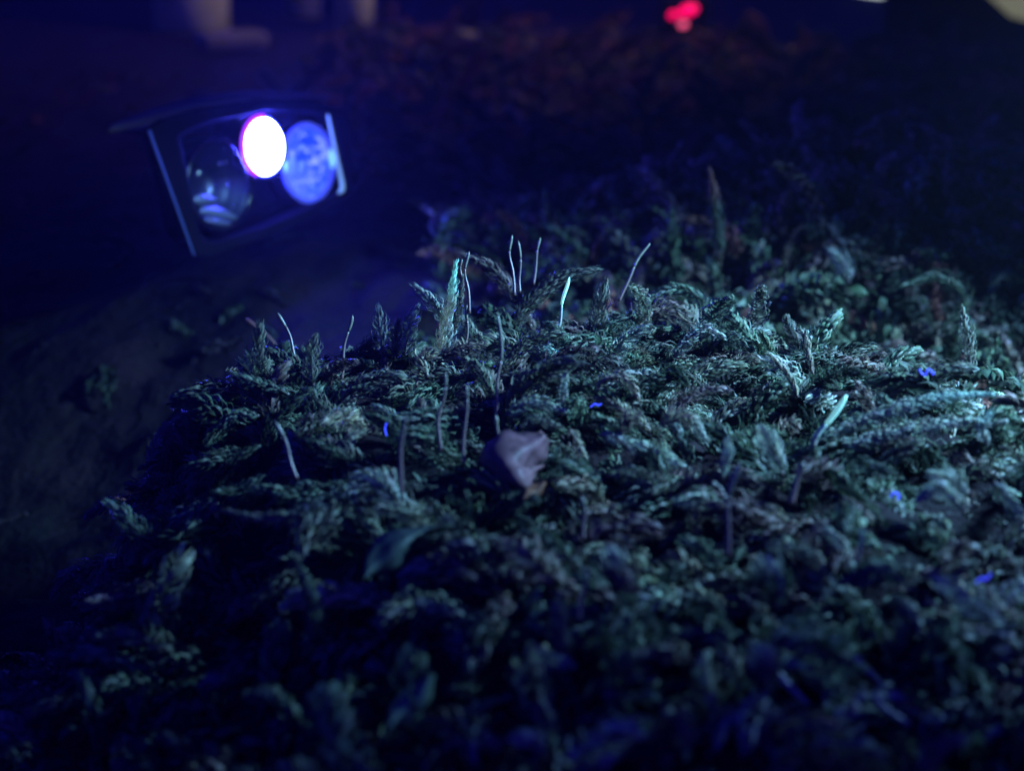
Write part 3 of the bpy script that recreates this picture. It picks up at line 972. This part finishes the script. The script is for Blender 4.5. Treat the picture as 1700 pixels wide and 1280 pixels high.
blob('led_bead', 484, 275, 0.0022, 0.0028, M_BLUE2, -0.0035)
blob('led_bead', 500, 276, 0.0009, 0.0018, M_BLUE2, -0.0030)
blob('led_bead', 518, 310, 0.0012, 0.0009, M_BLUE2, -0.0035)
blob('led_bead', 502, 243, 0.0008, 0.0007, M_BLUE2, -0.0035)
# glints at the right and left of the rim, shaped as glowing slivers
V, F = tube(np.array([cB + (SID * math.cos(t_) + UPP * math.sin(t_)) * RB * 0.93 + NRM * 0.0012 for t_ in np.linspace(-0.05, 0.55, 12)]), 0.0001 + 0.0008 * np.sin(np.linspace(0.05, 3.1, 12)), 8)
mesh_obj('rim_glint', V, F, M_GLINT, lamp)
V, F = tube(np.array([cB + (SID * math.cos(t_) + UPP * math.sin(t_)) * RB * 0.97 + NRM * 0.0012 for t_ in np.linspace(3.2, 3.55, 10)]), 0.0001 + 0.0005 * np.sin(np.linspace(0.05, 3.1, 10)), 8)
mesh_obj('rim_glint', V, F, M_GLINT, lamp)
lathe('lens_cover', cB + NRM * 0.0008, RB * 0.99, dome(RB, 0.0034), M_CLEAR, lamp)

# strap curving over the top
lo = [(178, 216), (240, 217), (292, 206), (352, 179), (420, 163), (480, 159), (545, 164)]
hi = [(186, 206), (244, 183), (300, 166), (360, 155), (424, 150), (480, 153), (545, 160)]
la = spline([at(x_, y_, 0.386 + 0.05 * (x_ - 180) / 410) for x_, y_ in lo], 40)
ha = spline([at(x_, y_, 0.398 + 0.05 * (x_ - 180) / 410) for x_, y_ in hi], 40)
V = np.concatenate([la, (la + ha) / 2 + UPV * 0.0006, ha])
F = []
for r_ in range(2):
    for i in range(39):
        a_ = r_ * 40 + i
        F.append((a_, a_ + 1, a_ + 41, a_ + 40))
o = mesh_obj('head_strap', V, F, M_STRAP, lamp)
o.modifiers.new('thickness', 'SOLIDIFY').thickness = 0.0007


# ------------------------------------------------------------------ far, blurred things along the top
def box(name, c, sx, sy, sz, m, parent, rz=0.0, bev=0.004):
    V = []
    for z_ in (-1, 1):
        for (x_, y_) in ((-1, -1), (1, -1), (1, 1), (-1, 1)):
            q = Matrix.Rotation(rz, 3, 'Z') @ Vector((x_ * sx / 2, y_ * sy / 2, 0))
            V.append((c[0] + q.x, c[1] + q.y, c[2] + z_ * sz / 2))
    F = [(0, 3, 2, 1), (4, 5, 6, 7), (0, 1, 5, 4), (1, 2, 6, 5), (2, 3, 7, 6), (3, 0, 4, 7)]
    o = mesh_obj(name, V, F, m, parent, smooth_shade=False, origin=None if parent else c)
    b = o.modifiers.new('soft_edges', 'BEVEL')
    b.width = bev
    b.segments = 3
    return o


def post(label, px, wpx, dist):
    d = dist
    b = at(px, 80, d)
    b[2] = float(height(b[0], b[1])) - 0.01
    w = wpx * d / LENS_PX
    root = empty('post', b, label, 'post', 'wooden posts far behind the headlamp')
    P = np.array([b + np.array([0.004 * math.sin(k * 0.9), 0, k * 0.045]) for k in range(8)])
    V, F = tube(P, w * 0.5 * np.array([0.95, 0.92, 1.04, 1.06, 1.0, 0.98, 1.0, 1.0]), 14)
    mesh_obj('shaft', V, F, M_POST, root)
    V, F = tube(np.array([b + np.array([0, 0, 0.325]), b + np.array([0, 0, 0.335])]), w * 0.55, 14)
    mesh_obj('cap', V, F, M_KERB, root)
    return root


post('broad blurred brown post standing behind the headlamp', 320, 130, 1.18)
post('slim blurred yellowish post right of the broad one', 588, 66, 1.20)
post('dim narrow post between the broad and the slim one', 505, 60, 1.35)
for (xa, xb, lab) in ((330, 440, 'pale kerb stone at the foot of the broad post'), (560, 655, 'pale kerb stone at the foot of the slim post'), (715, 790, 'pale kerb stone farthest right of the row')):
    dk = ground_depth((xa + xb) / 2, 80)
    A_, B_ = at(xa, 78, dk), at(xb, 78, dk)
    c = (A_ + B_) / 2
    c[2] = float(height(c[0], c[1])) + 0.006
    o = box('kerb_stone', c, abs(B_[0] - A_[0]), 0.03, 0.012, M_KERB, None, 0.45)
    tag(o, lab, 'kerb stone', 'kerb stones far behind the headlamp')

# red tail lamp
c = at(1136, 24, 1.10)
rl = empty('tail_lamp', c, 'small lit red tail lamp far behind the moss', 'lamp')


def far_lens(name, c, a_, b_, rot, m, parent):
    V, F = [], []
    e1 = RGT * math.cos(rot) + UPV * math.sin(rot)
    e2 = -RGT * math.sin(rot) + UPV * math.cos(rot)
    pr = dome(1, min(a_, b_) * 0.6, 6)
    for (rf, h_) in pr:
        for j in range(24):
            t_ = 2 * math.pi * j / 24
            V.append(c + e1 * math.cos(t_) * a_ * rf + e2 * math.sin(t_) * b_ * rf - FWD * h_)
    for i in range(5):
        for j in range(24):
            k = (j + 1) % 24
            F.append((i * 24 + j, i * 24 + k, (i + 1) * 24 + k, (i + 1) * 24 + j))
    F.append(tuple(5 * 24 + j for j in range(24)))
    return mesh_obj(name, V, F, m, parent)


box('lamp_body', at(1136, 26, 1.118), 0.040, 0.016, 0.030, M_BLACK, rl, 0.2)
far_lens('lens', at(1143, 16, 1.10), 0.0075, 0.0045, 0.35, M_RED, rl)
far_lens('side_reflection', at(1118, 24, 1.102), 0.0040, 0.0030, 0.35, M_RED, rl)  # reflection spot of the red light, modelled as a glowing oval
far_lens('lower_reflection', at(1134, 40, 1.10), 0.0035, 0.0025, 0.2, M_REDP, rl)  # lower reflection of the red light, another glowing oval


def far_lamp(label, px, py, d, a_, b_, m):
    c = at(px, py, d)
    root = empty('lamp', c, label, 'lamp', 'lit lamps along the top')
    far_lens('lens', c, a_, b_, 0.05, m, root)
    g = c.copy()
    box('lamp_body', g + FWD * 0.022, a_ * 2.3, 0.02, b_ * 2.4, M_BLACK, root, 0.0)
    zg = float(height(c[0], c[1]))
    if c[2] - zg > 0.01:
        V, F = tube(np.array([[g[0], g[1] + 0.022, zg - 0.01], [g[0], g[1] + 0.022, g[2]]]), 0.005, 8)
        mesh_obj('stand', V, F, M_BLACK, root)
    return root


far_lamp('small white lamp at the top, right of the red one', 1442, -10, 1.5, 0.016, 0.009, M_WHITE)
far_lamp('faint lamp next to the small white lamp', 1510, -10, 1.55, 0.014, 0.007, M_WARM)
wl_ = far_lamp('large dim yellowish lamp in the top right corner, drawn tall out of view', 1700, -355, 1.05, 0.072, 0.175, M_WARM)  # drawn tall out of view to account for the added warm spot
sp = bpy.data.lights.new('warm_beam', 'SPOT')  # spot added above the yellowish lamp to warm the posts and bank
sp.energy = 6.0
sp.color = (1.0, 0.68, 0.46)
sp.spot_size = math.radians(80)
sp.spot_blend = 1.0
sp.shadow_soft_size = 0.02
so = bpy.data.objects.new('warm_beam', sp)
COL.objects.link(so)
so.location = at(1640, -900, 0.92)
so.rotation_euler = (Vector(at(620, 70, 0.98)) - so.location).to_track_quat('-Z', 'Y').to_euler()
